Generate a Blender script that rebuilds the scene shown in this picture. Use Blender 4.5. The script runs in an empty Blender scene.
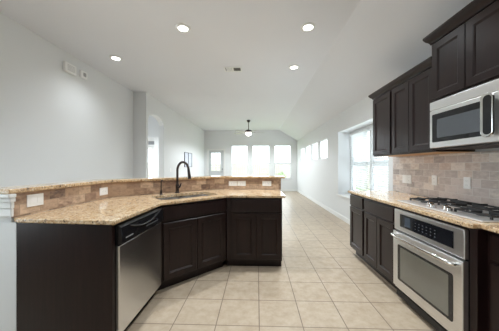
import bpy, bmesh, math, random
from mathutils import Vector, Matrix
random.seed(7)
PI = math.pi
R = math.radians
sc = bpy.context.scene
C = sc.collection

# ------------------------------------------------------------------ camera, world, light, exposure
cam_data = bpy.data.cameras.new('camera')
cam_data.sensor_width = 36.0
cam_data.lens = 225.0 / 499.0 * 36.0
cam_data.shift_y = 0.001
cam_data.clip_start = 0.05
cam = bpy.data.objects.new('camera', cam_data)
C.objects.link(cam)
cam.location = (0, 0, 1.28)
cam.rotation_euler = (R(90), 0, math.atan(7.5 / 225.0))
sc.camera = cam

world = bpy.data.worlds.new('sky')
sc.world = world
world.use_nodes = True
bg = world.node_tree.nodes['Background']
bg.inputs['Color'].default_value = (0.88, 0.945, 1.0, 1)
bg.inputs['Strength'].default_value = 4.4

sc.view_settings.view_transform = 'Standard'
sc.view_settings.look = 'None'
sc.view_settings.gamma = 1.0
sc.view_settings.use_curve_mapping = False
sc.view_settings.exposure = 0.46
CAN_WATTS = 104.0

# ------------------------------------------------------------------ helpers
def lin(r, g, b):
    f = lambda c: (c / 255 / 12.92) if c / 255 <= 0.04045 else ((c / 255 + 0.055) / 1.055) ** 2.4
    return (f(r), f(g), f(b), 1)

class MB:
    """Collects shapes into one bmesh, then links them as ONE mesh object."""
    def __init__(self):
        self.bm = bmesh.new()
    def face(self, pts):
        return self.bm.faces.new([self.bm.verts.new(p) for p in pts])
    def box(self, x0, x1, y0, y1, z0, z1):
        v = [self.bm.verts.new((x, y, z)) for z in (z0, z1) for y in (y0, y1) for x in (x0, x1)]
        for f in ((0, 2, 3, 1), (4, 5, 7, 6), (0, 1, 5, 4), (2, 6, 7, 3), (0, 4, 6, 2), (1, 3, 7, 5)):
            self.bm.faces.new([v[i] for i in f])
        return self
    def prism(self, poly, a0, a1, axis='z', cap0=True, cap1=True):
        def P(p, a):
            if axis == 'z': return (p[0], p[1], a)
            if axis == 'y': return (p[0], a, p[1])
            return (a, p[0], p[1])
        lo = [self.bm.verts.new(P(p, a0)) for p in poly]
        hi = [self.bm.verts.new(P(p, a1)) for p in poly]
        n = len(poly)
        for i in range(n):
            j = (i + 1) % n
            self.bm.faces.new((lo[i], lo[j], hi[j], hi[i]))
        if cap0: self.bm.faces.new(lo[::-1])
        if cap1: self.bm.faces.new(hi)
        return self
    def tube(self, pts, r, n=12, cap=True, sx=1.0, up=None):
        pts = [Vector(p) for p in pts]
        rs = r if isinstance(r, (list, tuple)) else [r] * len(pts)
        rings = []
        ref = Vector(up) if up else None
        prev = None
        for i, p in enumerate(pts):
            t = (pts[min(i + 1, len(pts) - 1)] - pts[max(i - 1, 0)]).normalized()
            if prev is None:
                a = ref or (Vector((0, 0, 1)) if abs(t.z) < 0.9 else Vector((1, 0, 0)))
            else:
                a = prev
            a = (a - t * a.dot(t)).normalized()
            b = t.cross(a)
            prev = a
            rings.append([self.bm.verts.new(p + (a * math.cos(2 * PI * k / n) * sx + b * math.sin(2 * PI * k / n)) * rs[i]) for k in range(n)])
        for q in range(len(rings) - 1):
            for k in range(n):
                l = (k + 1) % n
                self.bm.faces.new((rings[q][k], rings[q][l], rings[q + 1][l], rings[q + 1][k]))
        if cap:
            self.bm.faces.new(rings[0][::-1]); self.bm.faces.new(rings[-1])
        return self
    def lathe(self, prof, c=(0, 0, 0), n=24, flip=False):
        rings = []
        for r, z in prof:
            if r < 1e-5:
                rings.append([self.bm.verts.new((c[0], c[1], c[2] + z))])
            else:
                rings.append([self.bm.verts.new((c[0] + r * math.cos(2 * PI * k / n), c[1] + r * math.sin(2 * PI * k / n), c[2] + z)) for k in range(n)])
        for q in range(len(rings) - 1):
            A, B = rings[q], rings[q + 1]
            for k in range(n):
                l = (k + 1) % n
                vs = [A[k % len(A)], A[l % len(A)], B[l % len(B)], B[k % len(B)]]
                u = []
                for v in vs:
                    if v not in u: u.append(v)
                if len(u) > 2: self.bm.faces.new(u)
        return self
    def sweep(self, path, prof, closed=False):
        """profile (offset to the right of travel, z) swept along a plan path with mitred corners"""
        pts = [Vector(p) for p in path]
        rings = []
        for i, p in enumerate(pts):
            d0 = (pts[i] - pts[i - 1]).normalized() if i else None
            d1 = (pts[i + 1] - pts[i]).normalized() if i < len(pts) - 1 else None
            d0 = d0 or d1; d1 = d1 or d0
            n0 = Vector((d0.y, -d0.x)); n1 = Vector((d1.y, -d1.x))
            m = (n0 + n1).normalized(); s = 1 / max(0.2, m.dot(n0))
            rings.append([self.bm.verts.new((p.x + m.x * s * o, p.y + m.y * s * o, z)) for o, z in prof])
        k = len(prof)
        for a, b in zip(rings[:-1], rings[1:]):
            for i in range(k):
                j = (i + 1) % k
                self.bm.faces.new((a[i], a[j], b[j], b[i]))
        self.bm.faces.new(rings[0][::-1]); self.bm.faces.new(rings[-1])
        return self
    def rot(self, M):
        bmesh.ops.transform(self.bm, matrix=M, verts=self.bm.verts)
        return self
    def build(self, name, m, parent=None, bevel=0, smooth=False, seg=2):
        bmesh.ops.recalc_face_normals(self.bm, faces=self.bm.faces)
        me = bpy.data.meshes.new(name)
        self.bm.to_mesh(me); self.bm.free()
        me.materials.append(m)
        if smooth:
            me.polygons.foreach_set('use_smooth', [True] * len(me.polygons))
            me.set_sharp_from_angle(angle=R(38))
        o = bpy.data.objects.new(name, me)
        C.objects.link(o)
        if parent: o.parent = parent
        if bevel:
            b = o.modifiers.new('bevel', 'BEVEL'); b.width = bevel; b.segments = seg; b.limit_method = 'ANGLE'; b.angle_limit = R(40)
        return o

def tag(o, label, cat, group=None, kind=None):
    o['label'] = label; o['category'] = cat
    if group: o['group'] = group
    if kind: o['kind'] = kind
    return o
def thing(name, label, cat, loc=(0, 0, 0), rz=0, group=None):
    o = bpy.data.objects.new(name, None); C.objects.link(o)
    o.location = loc; o.rotation_euler = (0, 0, rz); o.empty_display_size = 0.1
    return tag(o, label, cat, group)
def struct(o):
    o['kind'] = 'structure'; return o
def copy_thing(root, loc, rz, label):
    r = root.copy(); C.objects.link(r); r.location = loc; r.rotation_euler = (0, 0, rz); r['label'] = label
    for ch in root.children:
        c = ch.copy(); C.objects.link(c); c.parent = r
        for g in ch.children:
            d = g.copy(); C.objects.link(d); d.parent = c
    return r

# ------------------------------------------------------------------ materials
class NT:
    def __init__(self, name):
        self.m = bpy.data.materials.new(name); self.m.use_nodes = True
        self.t = self.m.node_tree; self.n = self.t.nodes; self.l = self.t.links
        self.b = self.n['Principled BSDF']
    def new(self, t, **kw):
        x = self.n.new(t)
        for k, v in kw.items():
            if k in x.inputs: x.inputs[k].default_value = v
            else: setattr(x, k, v)
        return x
    def link(self, a, b): self.l.new(a, b)
    def ramp(self, fac, stops, interp='LINEAR'):
        r = self.n.new('ShaderNodeValToRGB'); r.color_ramp.interpolation = interp
        e = r.color_ramp.elements
        while len(e) < len(stops): e.new(0.5)
        for s, (p, c) in zip(e, stops): s.position = p; s.color = c
        self.link(fac, r.inputs[0]); return r.outputs[0]
    def mix(self, fac, a, b, mode='MIX'):
        x = self.n.new('ShaderNodeMix'); x.data_type = 'RGBA'; x.blend_type = mode
        for s, v in ((0, fac), (6, a), (7, b)):
            if hasattr(v, 'is_linked') or hasattr(v, 'links'): self.link(v, x.inputs[s])
            else: x.inputs[s].default_value = v
        return x.outputs[2]
    def pos(self, scale=(1, 1, 1), loc=(0, 0, 0)):
        g = self.n.new('ShaderNodeNewGeometry'); mp = self.n.new('ShaderNodeMapping')
        mp.inputs['Scale'].default_value = scale; mp.inputs['Location'].default_value = loc
        self.link(g.outputs['Position'], mp.inputs[0]); return mp.outputs[0]
    def noise(self, vec, scale, detail=3, rough=0.5):
        x = self.new('ShaderNodeTexNoise', Scale=scale, Detail=detail, Roughness=rough); self.link(vec, x.inputs['Vector']); return x.outputs['Fac']
    def bump(self, h, strength=0.2, dist=0.002):
        x = self.new('ShaderNodeBump', Strength=strength, Distance=dist); self.link(h, x.inputs['Height']); self.link(x.outputs[0], self.b.inputs['Normal'])
    def base(self, c):
        if hasattr(c, 'links'): self.link(c, self.b.inputs['Base Color'])
        else: self.b.inputs['Base Color'].default_value = c
    def set(self, **kw):
        for k, v in kw.items(): self.b.inputs[k.replace('_', ' ')].default_value = v
        return self

def plain(name, c, rough=0.5, metal=0.0, var=0.04, scale=6, **kw):
    t = NT(name)
    n = t.noise(t.pos(), scale)
    lo = tuple(x * (1 - var) for x in c[:3]) + (1,); hi = tuple(min(1, x * (1 + var)) for x in c[:3]) + (1,)
    t.base(t.ramp(n, [(0.3, lo), (0.7, hi)]))
    t.set(Roughness=rough, Metallic=metal, **kw)
    return t.m
def paint(name, c):
    t = NT(name); p = t.pos()
    t.base(t.ramp(t.noise(p, 1.2), [(0.3, tuple(x * 0.985 for x in c[:3]) + (1,)), (0.7, c)]))
    t.bump(t.noise(p, 170, 2), 0.12, 0.001)
    t.set(Roughness=0.75); return t.m
def emit(name, c, s):
    t = NT(name); t.base(c); t.set(Emission_Color=c, Emission_Strength=s); return t.m
def glass(name, tint=(0.95, 0.98, 0.98, 1), gloss=0.06):
    m = bpy.data.materials.new(name); m.use_nodes = True
    n = m.node_tree.nodes; l = m.node_tree.links; n.clear()
    o = n.new('ShaderNodeOutputMaterial'); tr = n.new('ShaderNodeBsdfTransparent'); gl = n.new('ShaderNodeBsdfGlossy')
    mx = n.new('ShaderNodeMixShader'); lw = n.new('ShaderNodeLayerWeight'); lw.inputs[0].default_value = 0.5
    pw = n.new('ShaderNodeMath'); pw.operation = 'POWER'; pw.inputs[1].default_value = 4.0; l.new(lw.outputs['Facing'], pw.inputs[0])
    fr = n.new('ShaderNodeMath'); fr.operation = 'MULTIPLY_ADD'; fr.inputs[1].default_value = 0.5; fr.inputs[2].default_value = 0.04; l.new(pw.outputs[0], fr.inputs[0])
    tr.inputs[0].default_value = tint; gl.inputs['Roughness'].default_value = gloss * 0.5
    l.new(fr.outputs[0], mx.inputs[0]); l.new(tr.outputs[0], mx.inputs[1]); l.new(gl.outputs[0], mx.inputs[2]); l.new(mx.outputs[0], o.inputs[0])
    return m

M = {}
M['wall'] = paint('wall_paint', lin(231, 233, 234))
M['ceiling'] = paint('ceiling_paint', lin(231, 233, 238))
M['white'] = plain('white_trim_paint', lin(236, 237, 236), 0.35, var=0.01)
M['plastic'] = plain('white_plastic', lin(250, 250, 249), 0.3, var=0.01)
M['vinyl'] = plain('white_vinyl', lin(238, 240, 241), 0.35, var=0.01)
M['glass'] = glass('window_glass')
M['bronze'] = plain('dark_bronze', lin(62, 54, 52), 0.32, 0.7, 0.1, 40)
M['black'] = plain('black_gloss', (0.012, 0.012, 0.014, 1), 0.12, 0, 0.1)
M['black_glass'] = plain('black_glass', (0.01, 0.011, 0.014, 1), 0.05, 0, 0.1)
M['iron'] = plain('cast_iron', (0.016, 0.016, 0.017, 1), 0.5, 0.1, 0.2, 60)
M['dark'] = plain('dark_recess', (0.012, 0.010, 0.009, 1), 0.6)
M['chrome'] = plain('polished_steel', (0.78, 0.77, 0.75, 1), 0.14, 1.0, 0.02)
M['maple'] = plain('maple_underside', lin(205, 160, 112), 0.5, 0, 0.08, 12)
M['grey_mark'] = plain('grey_print', lin(96, 98, 102), 0.4)
M['pale_mark'] = plain('pale_print', lin(180, 180, 180), 0.3)
M['display'] = plain('display_glass', lin(62, 72, 84), 0.08)
M['lamp'] = emit('lamp_glow', (1, 0.97, 0.92, 1), 9.0)
M['fan_blade'] = plain('pale_blade_paint', lin(206, 206, 202), 0.4, 0, 0.03)
M['vent_dark'] = plain('vent_shadow', lin(70, 68, 66), 0.7)
M['fence'] = None

def slat_mat():
    t = NT('blind_slat'); t.base(lin(240, 242, 242)); t.set(Roughness=0.4)
    tr = t.n.new('ShaderNodeBsdfTranslucent'); tr.inputs[0].default_value = lin(240, 242, 244)
    mx = t.n.new('ShaderNodeMixShader'); mx.inputs[0].default_value = 0.22
    o = t.n['Material Output']; t.link(t.b.outputs[0], mx.inputs[1]); t.link(tr.outputs[0], mx.inputs[2]); t.link(mx.outputs[0], o.inputs[0])
    return t.m
M['slat'] = slat_mat()
def steel(name, c, rough, axis):
    t = NT(name)
    sc_ = {'x': (3, 160, 160), 'y': (160, 3, 160), 'z': (160, 160, 3)}[axis]
    n = t.noise(t.pos(sc_), 1.0, 3, 0.6)
    lo = tuple(x * 0.93 for x in c[:3]) + (1,)
    t.base(t.ramp(n, [(0.3, lo), (0.7, c)]))
    t.set(Metallic=1.0, Roughness=rough)
    t.bump(n, 0.03, 0.0006)
    return t.m
M['steel'] = steel('brushed_steel', (0.80, 0.80, 0.80, 1), 0.34, 'y')
M['steel_dw'] = steel('brushed_steel_upright', (0.70, 0.71, 0.72, 1), 0.24, 'z')

t = NT('espresso_wood'); p = t.pos((22, 22, 1.6))
g = t.noise(p, 1.6, 5, 0.62)
t.base(t.ramp(g, [(0.25, lin(20, 9, 9)), (0.55, lin(32, 18, 17)), (0.8, lin(43, 26, 23))]))
t.set(Roughness=0.32, Specular_IOR_Level=0.34); t.bump(g, 0.05, 0.001)
M['wood'] = t.m

t = NT('speckled_granite'); p = t.pos()
v = t.new('ShaderNodeTexVoronoi', Scale=85.0); t.link(p, v.inputs['Vector'])
sep = t.n.new('ShaderNodeSeparateColor'); t.link(v.outputs['Color'], sep.inputs[0])
c1 = t.ramp(sep.outputs[0], [(0.0, lin(110, 78, 54)), (0.12, lin(182, 144, 104)), (0.35, lin(216, 186, 146)), (0.65, lin(233, 211, 176)), (0.9, lin(246, 236, 216))], 'CONSTANT')
c2 = t.ramp(t.noise(p, 14, 5, 0.6), [(0.35, lin(204, 166, 122)), (0.65, lin(238, 216, 182))])
cm = t.mix(0.5, c1, c2)
cm = t.mix(1.0, cm, (0.90, 0.885, 0.87, 1), 'MULTIPLY')
sp = t.ramp(t.noise(p, 48, 4, 0.7), [(0.36, (1, 1, 1, 1)), (0.41, (0, 0, 0, 1))])
cm = t.mix(sp, cm, lin(78, 58, 46))
t.base(cm); t.set(Roughness=0.12)
M['granite'] = t.m

def stone(name, stops, grout, rough):
    t = NT(name)
    uv = t.n.new('ShaderNodeUVMap'); uv.uv_map = 'UVMap'
    b = t.new('ShaderNodeTexBrick', Scale=1.0)
    b.inputs['Color1'].default_value = (0, 0, 0, 1); b.inputs['Color2'].default_value = (1, 1, 1, 1); b.inputs['Mortar'].default_value = (0.5, 0.5, 0.5, 1)
    b.inputs['Mortar Size'].default_value = 0.0022; b.inputs['Mortar Smooth'].default_value = 0.2; b.inputs['Bias'].default_value = 0
    b.inputs['Brick Width'].default_value = 0.154; b.inputs['Row Height'].default_value = 0.0772
    t.link(uv.outputs[0], b.inputs['Vector'])
    n = t.noise(t.pos((1, 1, 2)), 16, 5, 0.62)
    mth = t.n.new('ShaderNodeMath'); mth.operation = 'MULTIPLY_ADD'; mth.inputs[1].default_value = 0.55; mth.inputs[2].default_value = -0.27
    t.link(n, mth.inputs[0])
    ad = t.n.new('ShaderNodeMath'); ad.operation = 'ADD'; ad.use_clamp = True
    s = t.n.new('ShaderNodeSeparateColor'); t.link(b.outputs['Color'], s.inputs[0])
    t.link(s.outputs[0], ad.inputs[0]); t.link(mth.outputs[0], ad.inputs[1])
    c = t.ramp(ad.outputs[0], stops)
    t.base(t.mix(b.outputs['Fac'], c, grout))
    t.set(Roughness=rough)
    inv = t.n.new('ShaderNodeMath'); inv.operation = 'SUBTRACT'; inv.inputs[0].default_value = 1; t.link(b.outputs['Fac'], inv.inputs[1])
    t.bump(inv.outputs[0], 0.5, 0.002)
    return t.m
M['slate'] = stone('brown_stone_tile', [(0.0, lin(104, 82, 72)), (0.25, lin(194, 164, 138)), (0.5, lin(142, 114, 97)), (0.75, lin(220, 192, 164)), (1.0, lin(134, 104, 88))], lin(172, 146, 122), 0.4)
M['travertine'] = stone('grey_beige_stone_tile', [(0.0, lin(166, 153, 148)), (0.3, lin(220, 207, 201)), (0.55, lin(190, 176, 170)), (0.8, lin(236, 225, 216)), (1.0, lin(204, 184, 172))], lin(226, 221, 216), 0.4)

TS = 0.348
t = NT('beige_floor_tile')
p = t.pos((1, 1, 1), (-0.018, -2.148 + 20 * TS, 0))
b = t.new('ShaderNodeTexBrick', Scale=1.0); b.offset = 0.0
b.inputs['Color1'].default_value = (0, 0, 0, 1); b.inputs['Color2'].default_value = (1, 1, 1, 1)
b.inputs['Mortar Size'].default_value = 0.0038; b.inputs['Mortar Smooth'].default_value = 0.1; b.inputs['Brick Width'].default_value = TS; b.inputs['Row Height'].default_value = TS
t.link(p, b.inputs['Vector'])
s = t.n.new('ShaderNodeSeparateColor'); t.link(b.outputs['Color'], s.inputs[0])
pp = t.pos()
c = t.ramp(t.noise(pp, 11, 5, 0.65), [(0.3, lin(174, 155, 132)), (0.5, lin(186, 169, 147)), (0.7, lin(196, 181, 160))])
tone = t.ramp(s.outputs[0], [(0, (0.96, 0.955, 0.95, 1)), (1, (1, 1, 1, 1))])
c = t.mix(1.0, c, tone, 'MULTIPLY')
t.base(t.mix(b.outputs['Fac'], c, lin(120, 104, 90)))
rr = t.ramp(t.noise(pp, 12, 3), [(0.3, (0.33,) * 3 + (1,)), (0.7, (0.38,) * 3 + (1,))]); t.link(rr, t.b.inputs['Roughness'])
inv = t.n.new('ShaderNodeMath'); inv.operation = 'SUBTRACT'; inv.inputs[0].default_value = 1; t.link(b.outputs['Fac'], inv.inputs[1])
t.bump(inv.outputs[0], 0.35, 0.0015)
M['floor'] = t.m

t = NT('fence_boards'); p = t.pos((9, 9, 0.6)); g = t.noise(p, 1.0, 4, 0.6)
t.base(t.ramp(g, [(0.3, lin(158, 148, 142)), (0.7, lin(178, 169, 163))])); t.set(Roughness=0.8)
M['fence'] = t.m
t = NT('lawn_grass'); t.base(t.ramp(t.noise(t.pos(), 20, 4), [(0.3, lin(120, 140, 90)), (0.7, lin(160, 178, 120))])); t.set(Roughness=0.9); M['lawn'] = t.m
t = NT('shrub_leaf'); t.base(t.ramp(t.noise(t.pos(), 12, 3), [(0.3, lin(128, 146, 104)), (0.7, lin(158, 176, 134))])); t.set(Roughness=0.7); M['leaf'] = t.m

# ------------------------------------------------------------------ room shell
ZC, CR = 3.09, 1.13               # ceiling height, x of the crease
XR, ZR = 2.03, 2.56               # right wall and its top
YB, Y0 = 11.5, -2.4
XL, XA = -3.02, -2.70
SL = (ZC - ZR) / (XR - CR)

struct(MB().box(-5.6, 2.18, Y0, YB + 0.15, -0.1, 0).build('floor', M['floor']))
struct(MB().prism([(-5.6, ZC), (CR, ZC), (2.45, ZC - SL * (2.45 - CR)), (2.45, ZC - SL * (2.45 - CR) + 0.12), (CR, ZC + 0.12), (-5.6, ZC + 0.12)], Y0, YB + 0.15, 'y').build('ceiling', M['ceiling']))

def holed(u0, u1, z0, z1, holes, put):
    us = sorted({u0, u1, *[h[0] for h in holes], *[h[1] for h in holes]})
    zs = sorted({z0, z1, *[h[2] for h in holes], *[h[3] for h in holes]})
    for a, b_ in zip(us[:-1], us[1:]):
        run = None
        for c_, d in zip(zs[:-1], zs[1:]):
            if any(h[0] <= a and b_ <= h[1] and h[2] <= c_ and d <= h[3] for h in holes):
                if run: put(a, b_, *run); run = None
            else:
                run = (run[0], d) if run else (c_, d)
        if run: put(a, b_, *run)

m = MB()
LWIN_ADDED = [(0.1, 1.8)]  # unseen window added behind the view to let in extra daylight
LZ = (0.55, 2.35)
holed(Y0, 5.4, 0, ZC, [(a, b_, *LZ) for a, b_ in LWIN_ADDED], lambda a, b_, c_, d: m.box(XL - 0.15, XL, a, b_, c_, d))
struct(m.build('wall_left', M['wall']))
struct(MB().box(XL - 0.15, XR + 0.15, Y0 - 0.15, Y0, 0, ZC).build('wall_rear', M['wall']))
struct(MB().box(-5.6, XA, 5.4, 5.5, 0, ZC).build('wall_return', M['wall']))
# arch wall
AY0, AY1, ASP, APK = 5.501, 6.45, 2.45, 2.64
m = MB()
m.box(XA - 0.15, XA, AY1, YB, 0, ZC)
N = 14
def az(y):
    q = (y - (AY0 + AY1) / 2) / ((AY1 - AY0) / 2)
    return ASP + (APK - ASP) * math.sqrt(max(0, 1 - q * q * 0.999))
for i in range(N):
    ya = AY0 + (AY1 - AY0) * i / N; yb = AY0 + (AY1 - AY0) * (i + 1) / N
    m.prism([(ya, az(ya)), (yb, az(yb)), (yb, ZC), (ya, ZC)], XA - 0.15, XA, 'x')
struct(m.build('wall_arch', M['wall']))
# hall wall behind the arch
m = MB()
holed(-5.6, XA - 0.15, 0, ZC, [(-4.5, -3.62, 0, 2.24)], lambda a, b_, c_, d: m.box(a, b_, 8.0, 8.12, c_, d))
struct(m.build('wall_hall', M['wall']))
struct(MB().box(-5.75, -5.6, 5.4, 8.12, 0, ZC).build('wall_hall_side', M['wall']))
# back wall
BWIN = [(-1.33, -0.46), (-0.26, 0.66), (0.87, 1.74)]
BZ = (0.62, 2.35)
BD = (-2.53, -1.68, 0, 2.12)
m = MB()
holed(XA - 0.15, 2.18, 0, ZC, [(a, b_, *BZ) for a, b_ in BWIN] + [BD], lambda a, b_, c_, d: m.box(a, b_, YB, YB + 0.15, c_, d))
struct(m.build('wall_back', M['wall']))
# right wall
HWIN = [(6.58, 7.38), (7.62, 8.42), (8.66, 9.46), (9.74, 10.54)]
HZ = (1.50, 2.10)
NY0, NY1, NZ0, NZ1, NX = 3.55, 5.70, 0.57, 2.12, 2.33
m = MB()
holed(Y0, YB, 0, 2.56, [(a, b_, *HZ) for a, b_ in HWIN] + [(NY0, NY1, NZ0, NZ1)], lambda a, b_, c_, d: m.box(XR, XR + 0.15, a, b_, c_, d))
struct(m.build('wall_right', M['wall']))
# boxed-out bay for the breakfast windows
m = MB()
m.box(XR + 0.15, NX + 0.08, NY0 - 0.1, NY0, NZ0 - 0.1, NZ1 + 0.1).box(XR + 0.15, NX + 0.08, NY1, NY1 + 0.1, NZ0 - 0.1, NZ1 + 0.1)
m.box(XR + 0.15, NX + 0.08, NY0, NY1, NZ1, NZ1 + 0.1).box(XR + 0.15, NX + 0.08, NY0, NY1, NZ0 - 0.1, NZ0)
NW = [(3.78, 4.64), (4.74, 5.62)]
NWZ = (0.66, 2.06)
holed(NY0, NY1, NZ0, NZ1, [(a, b_, *NWZ) for a, b_ in NW], lambda a, b_, c_, d: m.box(NX, NX + 0.08, a, b_, c_, d))
struct(m.build('wall_bay', M['wall']))
struct(MB().box(XR - 0.035, NX, NY0 - 0.03, NY1 + 0.03, NZ0 - 0.012, NZ0 + 0.014).build('trim_1', M['white'], bevel=0.004))
# baseboards
def base_prof(): return [(0, 0), (0.014, 0), (0.014, 0.085), (0.008, 0.105), (0, 0.105)]
struct(MB().sweep([(XR, YB), (XR, 3.4)], base_prof()).build('baseboard_right', M['white']))
struct(MB().sweep([(-1.62, YB), (XR, YB)], base_prof()).build('baseboard_back', M['white']))
struct(MB().sweep([(XA, AY1 + 0.02), (XA, YB)], base_prof()).build('baseboard_arch', M['white']))
struct(MB().sweep([(XL, Y0), (XL, 5.4), (XA, 5.4)], base_prof()).build('baseboard_left', M['white']))

# windows
def frame_box(m, a0, a1, z0, z1, w, put):
    put(m, a0, a1, z0, z0 + w); put(m, a0, a1, z1 - w, z1)
    put(m, a0, a0 + w, z0 + w, z1 - w); put(m, a1 - w, a1, z0 + w, z1 - w)
nwin = 0
def window(axis, a0, a1, z0, z1, d, rail=None, fw=0.045):
    """double-hung window; axis 'y' = in a wall facing -y, 'x' = in the right wall"""
    global nwin
    nwin += 1
    def putter(t0, t1):
        if axis == 'y': return lambda m, p, q, r, s_: m.box(p, q, d + t0, d + t1, r, s_)
        return lambda m, p, q, r, s_: m.box(d + t0, d + t1, p, q, r, s_)
    m = MB(); frame_box(m, a0, a1, z0, z1, fw, putter(0, 0.06))
    o = struct(m.build('window_%d' % nwin, M['vinyl'], bevel=0.003))
    if rail:
        m = MB(); putter(0.012, 0.05)(m, a0 + fw, a1 - fw, rail - 0.05, rail + 0.05); m.build('meeting_rail', M['vinyl'], o, bevel=0.003)
    m = MB(); putter(0.028, 0.032)(m, a0 + fw * 0.8, a1 - fw * 0.8, z0 + fw * 0.8, z1 - fw * 0.8); m.build('pane', M['glass'], o)
    return o
for a, b_ in BWIN: window('y', a, b_, *BZ, YB + 0.05, 1.41)
for a, b_ in NW: window('x', a, b_, *NWZ, NX + 0.02, 1.34)
for a, b_ in HWIN: window('x', a, b_, *HZ, XR + 0.02, None, 0.03)
for a, b_ in LWIN_ADDED: window('x', a, b_, *LZ, XL - 0.1, 1.45)  # frame and pane of the added, unseen left window
m = MB()
for a, b_ in BWIN: m.box(a - 0.02, b_ + 0.02, YB - 0.03, YB + 0.05, BZ[0] - 0.025, BZ[0])
struct(m.build('trim_2', M['white'], bevel=0.003))

# back door (half glazed) with casing
m = MB()
x0, x1, z1 = BD[0], BD[1], BD[3]
m.box(x0, x0 + 0.04, YB, YB + 0.15, 0, z1).box(x1 - 0.04, x1, YB, YB + 0.15, 0, z1).box(x0 + 0.04, x1 - 0.04, YB, YB + 0.15, z1 - 0.04, z1)
m.box(x0 - 0.05, x0 + 0.01, YB - 0.015, YB, 0, z1 + 0.05).box(x1 - 0.01, x1 + 0.05, YB - 0.015, YB, 0, z1 + 0.05).box(x0 + 0.01, x1 - 0.01, YB - 0.015, YB, z1 - 0.01, z1 + 0.05)
door1 = struct(m.build('door_1', M['white'], bevel=0.003))
gx0, gx1, gz0, gz1 = -2.36, -1.88, 1.02, 1.95
m = MB(); holed(x0 + 0.04, x1 - 0.04, 0.01, z1 - 0.04, [(gx0, gx1, gz0, gz1)], lambda a, b_, c_, d: m.box(a, b_, YB + 0.04, YB + 0.085, c_, d))
frame_box(m, gx0 - 0.03, gx1 + 0.03, gz0 - 0.03, gz1 + 0.03, 0.035, lambda mm, p_, q_, r_, s_: mm.box(p_, q_, YB + 0.03, YB + 0.04, r_, s_))
m.box(x0 + 0.17, x1 - 0.17, YB + 0.033, YB + 0.04, 0.2, 0.8)
slab = m.build('slab', plain('door_grey_paint', lin(205, 209, 210), 0.4, var=0.01), door1)
MB().box(gx0, gx1, YB + 0.06, YB + 0.064, gz0, gz1).build('pane', M['glass'], slab)
m = MB()
for k in (1, 2): m.box(gx0 + k * 0.16 - 0.006, gx0 + k * 0.16 + 0.006, YB + 0.05, YB + 0.058, gz0, gz1)
for k in (1, 2, 3): m.box(gx0, gx1, YB + 0.048, YB + 0.0495, gz0 + k * 0.2325 - 0.006, gz0 + k * 0.2325 + 0.006)
m.build('muntins', M['white'], slab)
m = MB(); m.tube([(-1.78, YB + 0.04, 0.98), (-1.78, YB - 0.02, 0.98)], 0.012).tube([(-1.78, YB - 0.02, 0.98), (-1.88, YB - 0.02, 0.98)], 0.01); m.tube([(-1.78, YB + 0.04, 1.12), (-1.78, YB + 0.015, 1.12)], 0.028)
m.build('door_handle', M['bronze'], door1, smooth=True)

# hall door seen through the arch
m = MB()
m.box(-4.5, -4.45, 8.0, 8.12, 0, 2.24).box(-3.69, -3.62, 8.0, 8.12, 0, 2.24).box(-4.45, -3.69, 8.0, 8.12, 2.18, 2.24).box(-4.45, -3.69, 8.0, 8.12, 2.0, 2.05)
m.box(-3.70, -3.55, 7.985, 8.0, 0, 2.32).box(-4.57, -4.42, 7.985, 8.0, 0, 2.32).box(-4.42, -3.70, 7.985, 8.0, 2.22, 2.32)
door2 = struct(m.build('door_2', M['white'], bevel=0.003))
m = MB(); holed(-4.45, -3.69, 0.01, 2.0, [(-4.08, -3.81, 0.3, 1.9), (-4.36, -4.14, 0.3, 1.9)], lambda a, b_, c_, d: m.box(a, b_, 8.04, 8.085, c_, d))
slab2 = m.build('slab', M['white'], door2)
MB().box(-4.08, -3.81, 8.06, 8.064, 0.3, 1.9).box(-4.36, -4.14, 8.06, 8.064, 0.3, 1.9).build('pane', M['glass'], slab2)
MB().box(-4.45, -3.69, 8.04, 8.07, 2.05, 2.18).build('transom_panel', plain('transom_grey', lin(150, 152, 155), 0.4), door2)

# ------------------------------------------------------------------ outdoors
tag(MB().box(-25, 25, 8.2, 45, -0.32, -0.2).build('lawn', M['lawn']), 'pale green lawn outside the back windows', 'lawn', kind='structure')
def fence(label, pts, h, pitch=0.16):
    f = thing('garden_fence', label, 'fence', (pts[0][0], pts[0][1], -0.2))
    a, b_ = Vector(pts[0]), Vector(pts[1]); L = (b_ - a).length; ang = math.atan2((b_ - a).y, (b_ - a).x)
    f.rotation_euler.z = ang
    m = MB(); k = 0
    while k * pitch < L:
        dz = random.uniform(-0.012, 0.012)
        m.box(k * pitch + 0.002, (k + 1) * pitch - 0.002, -0.01, 0.01, 0.03, h + 0.06 + dz); k += 1
    m.build('board_panel', M['fence'], f)
    MB().box(0, L, 0.012, 0.05, 0.35, 0.44).box(0, L, 0.012, 0.05, h - 0.4, h - 0.31).build('rail', M['fence'], f)
fence('weathered board fence beyond the three back windows', ((-9, 17.0), (8.0, 17.0)), 1.62)
fence('side board fence beyond the boxed-out window', ((7.0, 2.0), (7.0, 16.8)), 1.62)
def blob_shrub(name, label, loc, rad, n):
    r = thing(name, label, 'shrub', loc)
    m = MB(); rnd = random.Random(3)
    for i in range(n):
        a = rnd.uniform(0, 2 * PI); u = rnd.uniform(-0.9, 1); q = rad * rnd.uniform(0.6, 1.0)
        c_ = Vector((q * math.cos(a) * math.sqrt(1 - u * u) * 0.7, q * math.sin(a) * math.sqrt(1 - u * u) * 0.7, rad * 1.15 + q * u * 1.05))
        d = Vector((rnd.uniform(-1, 1), rnd.uniform(-1, 1), rnd.uniform(-0.5, 1))).normalized(); e = d.orthogonal().normalized()
        s_ = rnd.uniform(0.05, 0.1)
        m.face([c_ - d * s_, c_ + e * s_ * 0.45, c_ + d * s_, c_ - e * s_ * 0.45])
    m.build('foliage', M['leaf'], r)
    MB().tube([(0, 0, 0), (0.01, 0, rad)], [0.03, 0.02], 8).build('stem', M['maple'], r)
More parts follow.
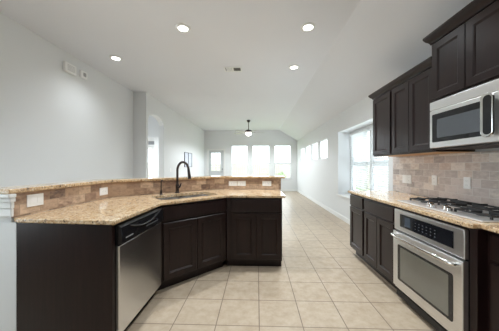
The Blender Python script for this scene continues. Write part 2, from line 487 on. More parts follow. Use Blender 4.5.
blob_shrub('garden_shrub', 'green garden shrub outside the back window nearest the corner', (1.7, 15.9, -0.2), 0.5, 260)

# ------------------------------------------------------------------ peninsula half wall, tile, trim
PA, PB, PC, PD = (-1.71, 1.52), (-1.71, 2.53), (-0.66, 3.50), (0.37, 3.50)
def offs(path, o):
    """offset polyline; positive = to the right of travel (kitchen side)"""
    pts = [Vector(p) for p in path]; out = []
    for i, p in enumerate(pts):
        d0 = (pts[i] - pts[i - 1]).normalized() if i else (pts[1] - pts[0]).normalized()
        d1 = (pts[i + 1] - pts[i]).normalized() if i < len(pts) - 1 else d0
        n0 = Vector((d0.y, -d0.x)); n1 = Vector((d1.y, -d1.x)); mm = (n0 + n1).normalized(); s_ = 1 / mm.dot(n0)
        out.append((p.x + mm.x * s_ * o, p.y + mm.y * s_ * o))
    return out
path = [PA, PB, PC, PD]
m = MB()
m.prism(offs(path, -0.012) + offs(path, -0.17)[::-1], 0, 1.088)
m.box(-1.68, -1.88, 1.515, 1.545, 0, 0.883)
struct(m.build('wall_peninsula', M['wall']))
m = MB()
m.box(-1.90, -1.695, 1.495, 1.52, 0.985, 1.03).box(-1.91, -1.685, 1.482, 1.52, 1.03, 1.060).box(-1.92, -1.680, 1.470, 1.52, 1.060, 1.087)
m.box(-1.885, -1.70, 1.50, 1.52, 0.925, 0.985)
struct(m.build('trim_3', M['white'], bevel=0.006))

def tile_strip(name, pts, z0, z1, th, mat, u0=0.0):
    bm = bmesh.new(); uvl = bm.loops.layers.uv.new('UVMap')
    back = offs(pts, -th); s_ = u0
    def q(vs, uvs):
        f = bm.faces.new([bm.verts.new(v_) for v_ in vs])
        for lp, uv in zip(f.loops, uvs): lp[uvl].uv = uv
    for i in range(len(pts) - 1):
        a, b_ = pts[i], pts[i + 1]; ab, bb = back[i], back[i + 1]
        L = (Vector(b_) - Vector(a)).length
        q([(*a, z0), (*b_, z0), (*b_, z1), (*a, z1)], [(s_, z0), (s_ + L, z0), (s_ + L, z1), (s_, z1)])
        q([(*a, z1), (*b_, z1), (*bb, z1), (*ab, z1)], [(s_, z1)] * 4)
        if i == 0: q([(*a, z0), (*a, z1), (*ab, z1), (*ab, z0)], [(s_, z0), (s_, z1), (s_ + 0.01, z1), (s_ + 0.01, z0)])
        if i == len(pts) - 2: q([(*b_, z0), (*bb, z0), (*bb, z1), (*b_, z1)], [(s_ + L, z0), (s_ + L + .01, z0), (s_ + L + .01, z1), (s_ + L, z1)])
        s_ += L
    me = bpy.data.meshes.new(name); bm.to_mesh(me); bm.free(); me.materials.append(mat)
    o = bpy.data.objects.new(name, me); C.objects.link(o); return struct(o)
tile_strip('wall_tile_peninsula', path, 0.916, 1.0878, 0.0115, M['slate'], 0.03)
tile_strip('wall_tile_right', [(2.010, 3.40), (2.010, 0.3)], 0.916, 1.409, 0.0195, M['travertine'])

# ------------------------------------------------------------------ granite tops
def slab_mesh(outer, z0, z1, hole=None, ch=0.006):
    """counter slab with eased top edge and an optional cut-out"""
    m = MB(); bm = m.bm
    def ring(poly, z): return [bm.verts.new((x, y, z)) for x, y in poly]
    def area(p): return sum(p[i][0] * p[(i + 1) % len(p)][1] - p[(i + 1) % len(p)][0] * p[i][1] for i in range(len(p)))
    if area(outer) < 0: outer = outer[::-1]
    n = len(outer)
    def inset(poly, d):
        res = []
        for i in range(len(poly)):
            p0, p1, p2 = Vector(poly[i - 1]), Vector(poly[i]), Vector(poly[(i + 1) % len(poly)])
            d0 = (p1 - p0).normalized(); d1 = (p2 - p1).normalized(); n0 = Vector((-d0.y, d0.x)); n1 = Vector((-d1.y, d1.x))
            mm = (n0 + n1).normalized(); res.append(tuple(p1 + mm * (d / max(0.3, mm.dot(n0)))))
        return res
    ins = inset(outer, ch)
    rings = [ring(ins, z0), ring(outer, z0 + ch), ring(outer, z1 - ch), ring(inset(outer, ch * 0.3), z1 - ch * 0.3), ring(ins, z1)]
    for a, b_ in zip(rings[:-1], rings[1:]):
        for i in range(n): j = (i + 1) % n; bm.faces.new((a[i], a[j], b_[j], b_[i]))
    hl = hh = None
    if hole:
        hl, hh = ring(hole, z0), ring(hole, z1); k = len(hole)
        for i in range(k): j = (i + 1) % k; bm.faces.new((hl[i], hl[j], hh[j], hh[i]))
    for o_, h_ in ((rings[0], hl), (rings[-1], hh)):
        es = []
        for loop in (o_, h_):
            if loop is None: continue
            for i in range(len(loop)):
                e = bm.edges.get((loop[i], loop[(i + 1) % len(loop)])); es.append(e)
        bmesh.ops.triangle_fill(bm, use_beauty=True, use_dissolve=False, edges=es)
    return m
AO = Vector((-0.975, 2.215)); AU = Vector((1, 1)).normalized(); AV = Vector((-1, 1)).normalized()
def ang(u, v_): p_ = AO + AU * u + AV * v_; return (p_.x, p_.y)
def rrect(u0, u1, v0, v1, r, k=6):
    out = []
    for cx_, cy_, a0 in ((u1 - r, v1 - r, 0), (u0 + r, v1 - r, PI / 2), (u0 + r, v0 + r, PI), (u1 - r, v0 + r, 1.5 * PI)):
        for i in range(k + 1):
            a = a0 + PI / 2 * i / k; out.append((cx_ + r * math.cos(a), cy_ + r * math.sin(a)))
    return out
SU = (0.08, 0.82, 0.11, 0.52)
hole = [ang(u, v_) for u, v_ in rrect(*SU, 0.09)]
e = 0.002
inner = offs(path, e)
ct = slab_mesh([(-1.71 + e, 1.525), (-1.66, 1.503), (-0.947, 1.462), (-0.947, 2.203), (-0.373, 2.777), (0.352, 2.777), (0.352, 3.498)] + [inner[2], inner[1]], 0.886, 0.916, hole)
tag(ct.build('peninsula_countertop', M['granite'], smooth=False), 'speckled tan granite countertop of the peninsula, around the sink', 'countertop')
bi = offs([(-1.71, 1.47), PB, PC, (0.43, 3.5)], 0.03); bo = offs([(-1.71, 1.47), PB, PC, (0.43, 3.5)], -0.20)
tag(slab_mesh(bi + bo[::-1], 1.089, 1.121).build('raised_bar_top', M['granite']), 'raised granite bar ledge on top of the brown tiled half wall', 'bar top')
tag(slab_mesh([(1.338, 3.37), (1.338, 1.475), (1.352, 1.455), (1.398, 1.450), (1.398, 0.3), (2.008, 0.3), (2.008, 3.37)], 0.886, 0.916).build('right_countertop', M['granite']), 'granite countertop along the right wall, under the gas cooktop', 'countertop')
bpy.data.objects['right_countertop'].name = 'wall_run_countertop'

# ------------------------------------------------------------------ cabinets
def panel_door(x0, x1, z0, z1, t=0.02, st=0.058):
    """shaker door with sloped inner edge, front towards -y"""
    m = MB(); bm = m.bm
    def ring(i, y): return [bm.verts.new(v_) for v_ in ((x0 + i, y, z0 + i), (x1 - i, y, z0 + i), (x1 - i, y, z1 - i), (x0 + i, y, z1 - i))]
    rs = [ring(0, -0.0005), ring(0, -t + 0.003), ring(0.003, -t), ring(st, -t), ring(st + 0.004, -t + 0.004), ring(st + 0.012, -t + 0.008), ring(st + 0.014, -t + 0.011)]
    for a, b_ in zip(rs[:-1], rs[1:]):
        for i in range(4): j = (i + 1) % 4; bm.faces.new((a[i], a[j], b_[j], b_[i]))
    bm.faces.new(rs[-1]); bm.faces.new(rs[0][::-1])
    return m
def slab_front(x0, x1, z0, z1, t=0.02):
    m = MB(); m.box(x0, x1, -t, -0.0005, z0, z1); return m
CROWN = [(0.0, 0.0), (0.010, 0.0), (0.014, 0.012), (0.022, 0.022), (0.036, 0.034), (0.046, 0.050), (0.050, 0.056), (0.050, 0.072), (0.0, 0.072)]
def fronts(c, doors=(), drawers=()):
    for d in drawers: slab_front(*d).build('drawer', M['wood'], c, bevel=0.004)
    for d in doors: panel_door(*d).build('door', M['wood'], c)
def base_cab(label, loc, rz, w, d, doors, drawers, name='base_cabinet', cat='cabinet', group=None):
    c = thing(name, label, cat, loc, rz, group)
    MB().box(0, w, 0, d, 0.1, 0.884).build('body', M['wood'], c, bevel=0.002)
    MB().box(0.0, w, 0.075, d, 0, 0.0995).build('toe_kick', M['wood'], c)
    fronts(c, doors, drawers)
    return c
# peninsula end cabinet
base_cab('dark two-door base cabinet with one wide drawer at the open end of the peninsula', (-0.378, 2.805, 0), 0, 0.69, 0.68,
         [(0.06, 0.366, 0.125, 0.69), (0.372, 0.68, 0.125, 0.69)], [(0.06, 0.68, 0.715, 0.862)])
# corner sink cabinet
c = thing('sink_cabinet', 'dark corner cabinet with two doors set at an angle under the sink', 'cabinet', (AO.x, AO.y, 0), R(45))
wp = [(-0.975, 2.218), (-0.384, 2.806), (-0.384, 3.484), (-0.655, 3.484), (-1.70, 2.52), (-1.70, 2.218)]
def tol(p_): d = Vector(p_) - AO; return (d.dot(AU), d.dot(AV))
lp = [tol(p_) for p_ in wp]
MB().prism(lp, 0.1, 0.884, cap1=False).build('body', M['wood'], c)
tk = [tol(p_) for p_ in [(-1.026, 2.268), (-0.435, 2.857), (-0.384, 3.40), (-0.7, 3.40), (-1.70, 2.50), (-1.70, 2.268)]]
MB().prism(tk, 0, 0.0995).build('toe_kick', M['wood'], c)
fronts(c, [(0.035, 0.412, 0.125, 0.70), (0.418, 0.80, 0.125, 0.70)])
slab_front(0.035, 0.80, 0.725, 0.862).build('false_drawer_front', M['wood'], c, bevel=0.004)
# end panel
tag(MB().prism([(-1.672, 1.511), (-0.975, 1.484), (-0.975, 1.5125), (-1.672, 1.5125)], 0, 0.884).build('cabinet_end_panel', M['wood'], bevel=0.002), 'plain dark wood end panel closing the peninsula beside the dishwasher', 'cabinet panel')

# dishwasher
dw = thing('dishwasher', 'stainless steel dishwasher with black control panel, built into the peninsula', 'dishwasher', (-0.975, 1.514, 0), R(90))
W = 0.692
MB().box(0.005, W - 0.005, 0.01, 0.58, 0.1, 0.87).build('tub', M['dark'], dw)
MB().box(0.004, W - 0.004, -0.028, 0.0095, 0.105, 0.728).build('door', M['steel_dw'], dw, bevel=0.006)
prof = [(0.009, 0.733), (-0.030, 0.733), (-0.042, 0.742), (-0.046, 0.80), (-0.040, 0.855), (-0.028, 0.868), (0.009, 0.868)]
cp = MB().prism([(y, z) for y, z in prof], 0.004, W - 0.004, 'x').build('control_panel', M['black'], dw, bevel=0.003)
# scooped pocket handle
m = MB(); pts = []
for i in range(17):
    q = i / 16; x = 0.10 + q * (W - 0.2); pts.append((x, -0.046, 0.848 - 0.050 * math.sin(PI * q)))
m.tube(pts, [0.004 + 0.007 * math.sin(PI * i / 16) for i in range(17)], 10)
m.build('handle', M['black'], dw, smooth=True)
for i in range(7): MB().box(0.35 + i * 0.032, 0.372 + i * 0.032, -0.0475, -0.045, 0.772, 0.780).build('button', M['grey_mark'], cp)
m = MB()
for i, w_ in enumerate((0.008, 0.007, 0.004, 0.009, 0.004, 0.008, 0.008, 0.004, 0.007, 0.007)): m.box(0.055 + i * 0.0095, 0.055 + i * 0.0095 + w_ * 0.8, -0.0462, -0.0435, 0.768, 0.775)
m.build('badge', M['pale_mark'], cp)
MB().box(0.004, W - 0.004, 0.045, 0.06, 0.0, 0.0995).build('toe_panel', M['dark'], dw)

# right-hand base run, local x runs towards the camera
FX, FD = 1.372, 0.634
rr_ = R(-90)
base_cab('narrow dark base cabinet with one door and drawer, at the window end', (FX, 3.345, 0), rr_, 0.425, FD,
         [(0.02, 0.408, 0.125, 0.70)], [(0.02, 0.408, 0.722, 0.862)])
base_cab('dark base cabinet with two doors under one long drawer beside the oven', (FX, 2.918, 0), rr_, 0.656, FD,
         [(0.025, 0.325, 0.125, 0.70), (0.331, 0.635, 0.125, 0.70)], [(0.025, 0.635, 0.722, 0.862)])
# oven cabinet surround
oc = thing('oven_cabinet', 'dark cabinet housing that surrounds the built-in oven', 'cabinet', (FX, 2.261, 0), rr_)
m = MB(); m.box(0, 0.012, 0, FD, 0.1, 0.884).box(0.762, 0.812, 0, FD, 0.1, 0.884).box(0.012, 0.762, 0, FD, 0.868, 0.884).box(0.012, 0.762, 0.0, FD, 0.1, 0.112)
m.build('body', M['wood'], oc, bevel=0.002)
MB().box(0, 0.81, 0.075, FD, 0, 0.0995).build('toe_kick', M['wood'], oc)
base_cab('dark base cabinet set slightly back, nearest the camera past the oven', (1.432, 1.447, 0), rr_, 1.0, FD - 0.06,
         [(0.035, 0.48, 0.125, 0.69), (0.486, 0.95, 0.125, 0.69)], [(0.035, 0.48, 0.715, 0.862), (0.486, 0.95, 0.715, 0.862)])

# wall oven
ov = thing('wall_oven', 'stainless steel built-in oven below the gas cooktop', 'oven', (FX, 2.247, 0), rr_)
OW = 0.745
MB().box(0.003, OW - 0.003, 0.0, 0.56, 0.113, 0.866).build('body', M['dark'], ov)
MB().box(0.0, OW, -0.030, -0.001, 0.672, 0.866).build('control_panel', M['steel'], ov, bevel=0.005)
cpn = MB().box(0.09, 0.665, -0.0325, -0.0305, 0.715, 0.832).build('control_glass', M['black_glass'], ov, bevel=0.001)
MB().box(0.16, 0.235, -0.0335, -0.0327, 0.735, 0.815).build('display', M['display'], cpn)
for r_ in range(3):
    for k in range(6):
        MB().box(0.29 + k * 0.042, 0.302 + k * 0.042, -0.0335, -0.0327, 0.742 + r_ * 0.025, 0.747 + r_ * 0.025).build('key', M['grey_mark'], cpn)
MB().box(0.01, OW - 0.01, -0.012, -0.001, 0.660, 0.6715).build('vent_gap', M['dark'], ov)
dr = MB().box(0.0, OW, -0.042, -0.001, 0.135, 0.659).build('door', M['steel'], ov, bevel=0.006)
rw = [(x, z) for x, z in rrect(0.075, 0.675, 0.215, 0.545, 0.016)]
MB().prism(rw, -0.0438, -0.0425, 'y').build('window', M['black_glass'], dr)
rw = [(x, z) for x, z in rrect(0.115, 0.64, 0.236, 0.525, 0.008)]
MB().prism(rw, -0.0446, -0.044, 'y').build('inner_window', plain('oven_window_reflection', lin(128, 127, 120), 0.10, 0.35), dr)  # pale grey puts the oven window's reflection into the colour
m = MB(); pts = [(0.04, -0.040, 0.625), (0.04, -0.07, 0.627), (0.055, -0.082, 0.628)] + [(0.055 + (OW - 0.11) * i / 10, -0.084 - 0.006 * math.sin(PI * i / 10), 0.628) for i in range(1, 10)] + [(OW - 0.055, -0.082, 0.628), (OW - 0.04, -0.07, 0.627), (OW - 0.04, -0.040, 0.625)]
m.tube(pts, 0.015, 12); m.build('handle', M['chrome'], dr, smooth=True)
MB().box(0.0, OW, -0.022, -0.001, 0.113, 0.130).build('bottom_trim', M['steel'], ov, bevel=0.002)
m = MB(); m.box(0.02, OW - 0.0, -0.02, 0.05, 0.045, 0.098)
m.build('lower_vent', M['dark'], ov)

# ------------------------------------------------------------------ upper cabinets + microwave
def upper(label, y_far, x_face, w, z0, z1, doors, crown_path, ext=0.0):
    d = 2.008 - x_face
    c = thing('upper_cabinet', label, 'cabinet', (x_face, y_far, z0), rr_)
    h = z1 - z0
    MB().box(0, w, 0, d, 0.004, h).build('body', M['wood'], c, bevel=0.002)
    MB().box(0.006, w - 0.006, 0.02, d - 0.003, 0.0, 0.0035).build('underside', M['maple'], c)
    for a, b_ in doors: panel_door(a, b_, 0.02, h - 0.02).build('door', M['wood'], c)
    m = MB(); m.sweep(crown_path(d, w), [(o_, h - 0.004 + z * (1.0 + ext)) for o_, z in CROWN]); m.build('crown_molding', M['wood'], c)
    return c
UX = 1.66
upper('single-door dark wall cabinet at the window end of the right wall', 3.262, UX, 0.44, 1.41, 2.228, [(0.015, 0.425)], lambda d, w: [(0, d), (0, -0.0), (w, -0.0)][::1])
upper('two-door dark wall cabinet between the microwave and the single-door cabinet', 2.821, UX, 0.682, 1.41, 2.228, [(0.02, 0.328), (0.332, 0.668)], lambda d, w: [(0, 0), (w, 0)])
MX = 1.62
upper('taller dark wall cabinet with two doors above the microwave', 2.137, MX, 0.77, 1.862, 2.405, [(0.02, 0.345), (0.353, 0.75)], lambda d, w: [(0, d), (0, 0), (w, 0), (w, d)], 0.15)

mw = thing('microwave', 'stainless steel over-range microwave hung under the taller wall cabinet', 'microwave', (MX, 2.13, 1.43), rr_)
mwW = 0.756
MB().box(0, mwW, 0.0, 0.385, 0.012, 0.428).build('body', M['steel'], mw, bevel=0.002)
MB().box(0.01, mwW - 0.01, 0.01, 0.37, 0.0, 0.0115).build('underside', M['dark'], mw)
MB().box(0, mwW, -0.028, -0.0005, 0.352, 0.428).build('top_vent', M['steel'], mw, bevel=0.004)
d_ = MB().box(0, 0.60, -0.028, -0.0005, 0.012, 0.347).build('door', M['steel'], mw, bevel=0.004)
MB().prism(rrect(0.03, 0.56, 0.062, 0.312, 0.012), -0.0295, -0.0283, 'y').build('window', M['black_glass'], d_)
MB().prism(rrect(0.085, 0.50, 0.098, 0.262, 0.01), -0.0302, -0.0297, 'y').build('window_reflection', plain('microwave_window_reflection', lin(96, 100, 106), 0.15, 0.3), d_)  # grey imitates what the microwave window reflects, painted as base colour
m = MB(); m.prism(rrect(0.515, 0.598, 0.045, 0.345, 0.040, 8), -0.074, -0.055, 'y').box(0.535, 0.558, -0.056, -0.027, 0.075, 0.10).box(0.535, 0.558, -0.056, -0.027, 0.29, 0.315)
hd = m.build('handle', M['chrome'], d_, bevel=0.004)
MB().prism(rrect(0.536, 0.592, 0.062, 0.328, 0.027, 8), -0.0752, -0.0742, 'y').build('handle_reflection_inlay', M['black'], hd)  # black face stands in for the dark reflection on the handle
MB().box(0.603, mwW, -0.028, -0.0005, 0.012, 0.347).build('control_panel', M['black'], mw, bevel=0.003)

# ------------------------------------------------------------------ cooktop
ck = thing('gas_cooktop', 'stainless gas cooktop with black grates on the right-hand counter', 'cooktop', (0, 0, 0.9165))
MB().box(1.445, 1.945, 1.492, 2.372, 0, 0.012).build('pan', plain('cooktop_steel', (0.88, 0.88, 0.88, 1), 0.45, 1.0, 0.02), ck, bevel=0.006)
def grate(x0, x1, y0, y1, cs):
    m = MB(); z0, z1, b_ = 0.027, 0.039, 0.013
    m.box(x0, x1, y0, y0 + b_, z0, z1).box(x0, x1, y1 - b_, y1, z0, z1).box(x0, x0 + b_, y0 + b_, y1 - b_, z0, z1).box(x1 - b_, x1, y0 + b_, y1 - b_, z0, z1)
    xm = (x0 + x1) / 2
    if len(cs) > 1: m.box(xm - b_ / 2, xm + b_ / 2, y0 + b_, y1 - b_, z0, z1)
    for cx_, cy_ in cs:
        for dx, dy in ((1, 0), (-1, 0), (0, 1), (0, -1)):
            a = (cx_ + dx * 0.025, cy_ + dy * 0.025)
            ex = (x1 if dx > 0 else x0) if dx else cx_; ey = (y1 if dy > 0 else y0) if dy else cy_
            if dx and len(cs) > 1: ex = xm if (dx > 0) == (cx_ < xm) else ex
            m.box(min(a[0], ex) - (0.005 if dy else 0), max(a[0], ex) + (0.005 if dy else 0), min(a[1], ey) - (0.005 if dx else 0), max(a[1], ey) + (0.005 if dx else 0), z0 + 0.001, z1 + 0.008)
    for x in (x0, x1 - b_):
        for y in (y0, y1 - b_): m.box(x, x + b_, y, y + b_, 0.0125, z0)
    m.build('grate', M['iron'], ck, bevel=0.002)
    for cx_, cy_ in cs:
        q = MB().lathe([(0, 0.0125), (0.05, 0.0125), (0.048, 0.02), (0.036, 0.020), (0.034, 0.024), (0.0, 0.025)], (cx_, cy_, 0), 20).build('burner', M['iron'], ck, smooth=True)
grate(1.56, 1.925, 2.10, 2.355, [(1.64, 2.228), (1.84, 2.228)])
grate(1.63, 1.925, 1.80, 2.09, [(1.78, 1.945)])
grate(1.52, 1.925, 1.51, 1.79, [(1.62, 1.65), (1.83, 1.65)])
for x, y in ((1.54, 2.05), (1.487, 1.965), (1.535, 1.885), (1.49, 1.80)):
    k = MB().lathe([(0.0, 0.0125), (0.032, 0.0125), (0.032, 0.016), (0.025, 0.018), (0.023, 0.038), (0.016, 0.041), (0, 0.041)], (x, y, 0), 20).build('knob', M['chrome'], ck, smooth=True)
    MB().box(x - 0.017, x + 0.017, y - 0.003, y + 0.003, 0.0405, 0.046).build('grip', M['dark'], k)

# ------------------------------------------------------------------ sink, faucet, dispenser
sk = thing('kitchen_sink', 'stainless undermount sink in the peninsula countertop', 'sink', (AO.x, AO.y, 0), R(45))
def bowl(u0, u1, v0, v1, zt=0.884, dp=0.2):
    m = MB(); bm = m.bm
    A = [(rrect(u0, u1, v0, v1, 0.085), zt), (rrect(u0 + 0.01, u1 - 0.01, v0 + 0.01, v1 - 0.01, 0.08), zt - dp * 0.9), (rrect(u0 + 0.04, u1 - 0.04, v0 + 0.04, v1 - 0.04, 0.05), zt - dp)]
    rg = [[bm.verts.new((x, y, z)) for x, y in pl] for pl, z in A]
    for a, b_ in zip(rg[:-1], rg[1:]):
        for i in range(len(a)): j = (i + 1) % len(a); bm.faces.new((a[i], a[j], b_[j], b_[i]))
    bm.faces.new(rg[-1])
    return m
for a, b_ in ((SU[0] - 0.008, 0.442), (0.458, SU[1] + 0.008)):
    bw = bowl(a, b_, SU[2] - 0.008, SU[3] + 0.008).build('bowl', M['steel_dw'], sk, smooth=True)
    MB().lathe([(0, 0.003), (0.03, 0.003), (0.042, 0.001), (0.042, 0)], ((a + b_) / 2, 0.31, 0.6845), 18).build('drain', M['chrome'], bw, smooth=True)
MB().box(0.4425, 0.4575, SU[2], SU[3], 0.80, 0.882).build('divider', M['steel_dw'], sk, bevel=0.004)

fx, fy, fz = -1.075, 3.005, 0.9165
fa = thing('kitchen_faucet', 'tall dark bronze gooseneck faucet behind the sink', 'faucet', (fx, fy, fz), math.atan2(-0.43, 0.9))
MB().lathe([(0, 0), (0.031, 0), (0.031, 0.008), (0.024, 0.016), (0.022, 0.07), (0.024, 0.085), (0.024, 0.11), (0.017, 0.125), (0, 0.125)], (0, 0, 0), 20).build('base', M['bronze'], fa, smooth=True)
pts = [(0, 0, 0.10), (0, 0, 0.20), (0, 0, 0.29)]
ra = 0.10
for i in range(1, 17):
    a = PI - PI * 0.93 * i / 16; pts.append((ra + ra * math.cos(a), 0, 0.30 + ra * 1.15 * math.sin(a)))
end = pts[-1]
MB().tube(pts, 0.0155, 14).build('spout', M['bronze'], fa, smooth=True)
MB().tube([(end[0] - 0.002, 0, end[2] + 0.01), (end[0] + 0.008, 0, end[2] - 0.06), (end[0] + 0.02, 0, end[2] - 0.13)], [0.016, 0.019, 0.024], 14).build('spray_head', M['bronze'], fa, smooth=True)
MB().tube([(0.015, -0.005, 0.075), (0.05, -0.015, 0.08), (0.075, -0.02, 0.105), (0.09, -0.024, 0.135)], [0.015, 0.014, 0.011, 0.008], 10).build('handle', M['bronze'], fa, smooth=True)
sd = thing('soap_dispenser', 'slim dark soap dispenser pump at the far-left edge of the sink', 'soap dispenser', (-1.208, 2.80, 0.9165), R(-45))
sd['label'] = 'slim dark soap dispenser pump on the granite beside the faucet'
MB().lathe([(0, 0), (0.021, 0), (0.021, 0.006), (0.015, 0.012), (0.013, 0.05), (0.009, 0.06), (0, 0.06)], (0, 0, 0), 16).build('base', M['bronze'], sd, smooth=True)
MB().tube([(0, 0, 0.055), (0, 0, 0.17), (0.006, 0, 0.184), (0.035, 0, 0.187), (0.055, 0, 0.178)], [0.0065, 0.0065, 0.007, 0.006, 0.005], 10).build('pump', M['bronze'], sd, smooth=True)

# ------------------------------------------------------------------ outlets and switches
def plate(name, label, cat, loc, rz, w, h, inserts, group=None):
    """wall plate; local -y is the front; inserts: (x, z, w, h)"""
    t_ = thing(name, label, cat, loc, rz, group)
    MB().box(-w / 2, w / 2, -0.006, 0, -h / 2, h / 2).build('plate', M['plastic'], t_, bevel=0.0025)
    for x, z, iw, ih in inserts:
        q = MB().box(x - iw / 2, x + iw / 2, -0.0085, -0.0062, z - ih / 2, z + ih / 2).build('socket' if name == 'wall_outlet' else 'rocker', M['plastic'], t_, bevel=0.001)
        if name == 'wall_outlet':
            m = MB()
            for s_ in (-1, 1):
                if w > h: m.box(x - 0.004, x + 0.004, -0.0091, -0.0087, z + s_ * 0.006 - 0.001, z + s_ * 0.006 + 0.001)
                else: m.box(x + s_ * 0.006 - 0.001, x + s_ * 0.006 + 0.001, -0.0091, -0.0087, z - 0.004, z + 0.004)
            m.build('slots', M['vent_dark'], q)
    return t_
HZo = [(-0.02, 0, 0.027, 0.03), (0.02, 0, 0.027, 0.03)]
VTo = [(0, -0.02, 0.03, 0.027), (0, 0.02, 0.03, 0.027)]
plate('light_switch', 'wide white switch plate on the brown tile near the camera end of the peninsula', 'switch', (-1.7095, 1.678, 1.018), R(90), 0.128, 0.092, [(-0.03, 0, 0.032, 0.05), (0.03, 0, 0.032, 0.05)])
plate('wall_outlet', 'white outlet at the first bend of the brown tiled half wall', 'outlet', (-1.7095, 2.452, 0.999), R(90), 0.130, 0.085, HZo)
plate('wall_outlet', 'white outlet behind the sink-end of the peninsula, left one of the touching pair', 'outlet', (-0.375, 3.4995, 1.008), 0, 0.13, 0.078, HZo)
plate('wall_outlet', 'white outlet on brown tile, right one of the touching pair', 'outlet', (-0.240, 3.4995, 1.008), 0, 0.13, 0.078, HZo)
plate('wall_outlet', 'single white outlet nearest the open right end of the brown tiled half wall', 'outlet', (0.152, 3.4995, 1.008), 0, 0.14, 0.078, HZo)
plate('light_switch', 'white switch plate on grey tile under the wall cabinets, the one nearer the window', 'switch', (2.0095, 3.128, 1.105), rr_, 0.088, 0.112, [(0, 0, 0.032, 0.066)])
plate('wall_outlet', 'white outlet on grey tile touching the switch plate near the window', 'outlet', (2.0095, 3.036, 1.104), rr_, 0.088, 0.112, VTo)
plate('wall_outlet', 'white outlet on grey tile behind the far part of the cooktop', 'outlet', (2.0095, 2.615, 1.118), rr_, 0.074, 0.112, VTo)
plate('wall_outlet', 'white outlet on grey tile above the middle of the cooktop', 'outlet', (2.0095, 2.218, 1.118), rr_, 0.074, 0.112, VTo)
plate('light_switch', 'small white switch plate on the wall beyond the arch', 'switch', (XA, 6.95, 1.155), R(90), 0.075, 0.115, [(0, 0, 0.032, 0.066)])

# detectors on the left wall
dc = thing('door_chime', 'larger white box high on the left wall', 'door chime', (XL, 3.505, 2.84), R(90))
MB().box(-0.11, 0.11, -0.05, 0, -0.075, 0.075).build('cover', M['plastic'], dc, bevel=0.012)
m = MB()
for i in range(5): m.box(-0.075, 0.075, -0.0515, -0.0502, -0.045 + i * 0.02, -0.040 + i * 0.02)
m.build('grille', M['pale_mark'], dc)
ms = thing('motion_sensor', 'smaller white box high on the left wall, beside the larger box', 'sensor', (XL, 3.79, 2.855), R(90))
MB().box(-0.072, 0.072, -0.045, 0, -0.06, 0.06).build('cover', M['plastic'], ms, bevel=0.014)
MB().prism(rrect(-0.03, 0.03, -0.035, 0.03, 0.012), -0.052, -0.0455, 'y').build('lens', M['pale_mark'], ms)

# wall picture beyond the arch
pc = thing('wall_picture', 'small two-panel picture in a thin dark frame on the wall behind the faucet', 'picture', (XA, 8.72, 1.52), R(90))
m = MB(); frame_box(m, -0.46, 0.46, -0.28, 0.28, 0.014, lambda mm, p_, q_, r_, s_: mm.box(p_, q_, -0.03, 0, r_, s_)); m.box(-0.03, 0.0, -0.03, 0, -0.266, 0.266)
m.build('frame', plain('picture_frame_dark', lin(52, 54, 66), 0.4), pc)
for a, b_ in ((-0.445, -0.031), (0.001, 0.445)):
    MB().box(a, b_, -0.015, -0.002, -0.265, 0.265).build('panel', plain('picture_pale', lin(200, 204, 218), 0.4, 0, 0.12, 9), pc)

# ------------------------------------------------------------------ ceiling fixtures
def can(label, x, y, power=1.0):
    c_ = thing('recessed_light', label, 'ceiling light', (x, y, ZC), 0, 'recessed ceiling lights')
    MB().lathe([(0.062, -0.012), (0.068, -0.014), (0.095, -0.008), (0.098, -0.0005), (0.062, -0.0005)], (0, 0, 0), 28).build('trim_ring', M['white'], c_, smooth=True)
    MB().lathe([(0, -0.0065), (0.0615, -0.0065), (0.0615, -0.002), (0, -0.002)], (0, 0, 0), 28).build('diffuser', M['lamp'], c_)
    ld = bpy.data.lights.new('can_lamp', 'SPOT'); ld.energy = CAN_WATTS * power; ld.color = (0.90, 0.96, 1.0); ld.spot_size = R(136); ld.spot_blend = 1.0; ld.shadow_soft_size = 0.06
    lo = bpy.data.objects.new('can_lamp', ld); C.objects.link(lo); lo.parent = c_; lo.location = (0, 0, -0.03)
can('recessed ceiling light above the sink, nearer the left wall of the near pair', -0.97, 2.92)
can('recessed ceiling light in front of the slope, nearer the camera', 0.664, 2.954)
can('recessed ceiling light closest to the left wall', -2.362, 3.694, 0.33)
can('added unseen fill light in the hall behind the arch', -3.7, 6.6, 2.6)  # made-up lamp, brightens the hall
can('added unseen fill light over the kitchen aisle, by the left wall behind the view', -0.97, 0.9, 0.6)  # added lamp out of view, lifts the overall brightness
can('added unseen fill light over the kitchen aisle, by the right cabinets behind the view', 0.664, 0.9, 0.9)  # second added lamp out of view, fills the right-hand side
can('small recessed ceiling light beside the crease, on the far side of the vent', 0.676, 4.138, 0.8)
vt = thing('ceiling_vent', 'white rectangular air vent in the flat ceiling', 'vent', (-0.447, 4.186, ZC))
m = MB(); frame_box(m, -0.165, 0.165, -0.10, 0.10, 0.025, lambda mm, p_, q_, r_, s_: mm.box(p_, q_, r_, s_, -0.012, -0.0005)); m.box(-0.012, 0.012, -0.075, 0.075, -0.012, -0.0005)
m.build('frame', M['white'], vt, bevel=0.003)
MB().box(-0.14, 0.14, -0.075, 0.075, -0.003, -0.0008).build('backing', M['vent_dark'], vt)
m = MB()
for i in range(7):
    x = -0.125 + i * 0.017
    m.prism([(x, -0.010), (x + 0.012, -0.0045), (x + 0.013, -0.0055), (x + 0.001, -0.011)], -0.074, 0.074, 'y')
    x = 0.125 - i * 0.017
    m.prism([(x, -0.010), (x - 0.002, -0.0045), (x - 0.003, -0.0055), (x - 0.001, -0.011)], -0.074, 0.074, 'y')
m.build('louvers', M['white'], vt)

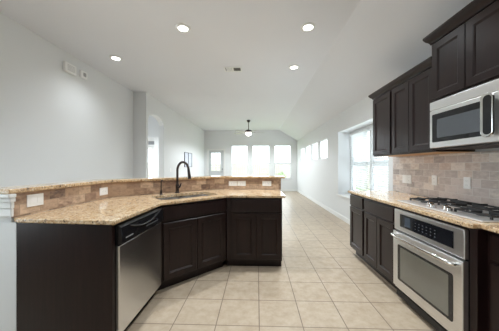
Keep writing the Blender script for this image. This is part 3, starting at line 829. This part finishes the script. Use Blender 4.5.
# ceiling fan
fn = thing('ceiling_fan', 'dark ceiling fan with pale blades and a glowing light bowl in the far room', 'ceiling fan', (-0.335, 8.9, ZC), 0)
MB().lathe([(0, -0.0005), (0.07, -0.0005), (0.068, -0.03), (0.045, -0.075), (0.015, -0.085), (0, -0.085)], (0, 0, 0), 24).build('canopy', M['bronze'], fn, smooth=True)
MB().tube([(0, 0, -0.08), (0, 0, -0.39)], 0.013, 12).build('downrod', M['bronze'], fn, smooth=True)
MB().lathe([(0, -0.375), (0.05, -0.375), (0.11, -0.395), (0.145, -0.430), (0.15, -0.470), (0.10, -0.492), (0, -0.495)], (0, 0, 0), 28).build('motor_housing', M['bronze'], fn, smooth=True)
MB().lathe([(0, -0.496), (0.085, -0.496), (0.11, -0.515), (0.10, -0.570), (0.06, -0.605), (0, -0.615)], (0, 0, 0), 28).build('light_bowl', M['lamp'], fn, smooth=True)
for k in range(5):
    a = R(8) + 2 * PI * k / 5
    Mz = Matrix.Rotation(a, 4, 'Z') @ Matrix.Translation((0, 0, -0.485)) @ Matrix.Rotation(R(11), 4, 'X')
    m = MB(); m.prism([(0.20, -0.05), (0.24, -0.062), (0.60, -0.07), (0.645, -0.05), (0.655, 0), (0.645, 0.05), (0.60, 0.07), (0.24, 0.062), (0.20, 0.05)], -0.004, 0.004).rot(Mz)
    bl = m.build('blade', M['fan_blade'], fn)
    MB().box(0.12, 0.27, -0.018, 0.018, 0.0045, 0.010).rot(Mz).build('bracket', M['bronze'], bl)
ld = bpy.data.lights.new('fan_lamp', 'SPOT'); ld.spot_size = R(176); ld.spot_blend = 0.3; ld.energy = 150; ld.color = (0.90, 0.96, 1.0); ld.shadow_soft_size = 0.1
lo = bpy.data.objects.new('fan_lamp', ld); C.objects.link(lo); lo.parent = fn; lo.location = (0, 0, -0.73)

# blinds in the boxed-out window
for (a, b_), lab in zip(NW, ('white horizontal slat blind in the boxed-out window, half hidden by the wall cabinets', 'white horizontal slat blind in the boxed-out window, at its far corner')):
    bd = thing('window_blind', lab, 'blind', (NX - 0.035, (a + b_) / 2, NWZ[1]), rr_)
    w_ = (b_ - a) / 2 - 0.01
    MB().box(-w_, w_, -0.025, 0.03, -0.045, 0).build('head_rail', M['vinyl'], bd, bevel=0.003)
    m = MB(); n_ = 29
    for i in range(n_):
        z = -0.07 - i * 0.044
        m.prism([(-0.019, z + 0.015), (0.019, z - 0.015), (0.019, z - 0.012), (-0.019, z + 0.018)], -w_, w_, 'x')
    m.build('slats', M['slat'], bd)
    MB().box(-w_, w_, -0.02, 0.02, -1.395, -1.375).build('bottom_rail', M['vinyl'], bd, bevel=0.002)
    m = MB()
    for x in (-w_ * 0.7, w_ * 0.7): m.tube([(x, -0.024, -0.04), (x, -0.024, -1.38)], 0.0015, 6)
    m.build('ladder_cords', M['vinyl'], bd)
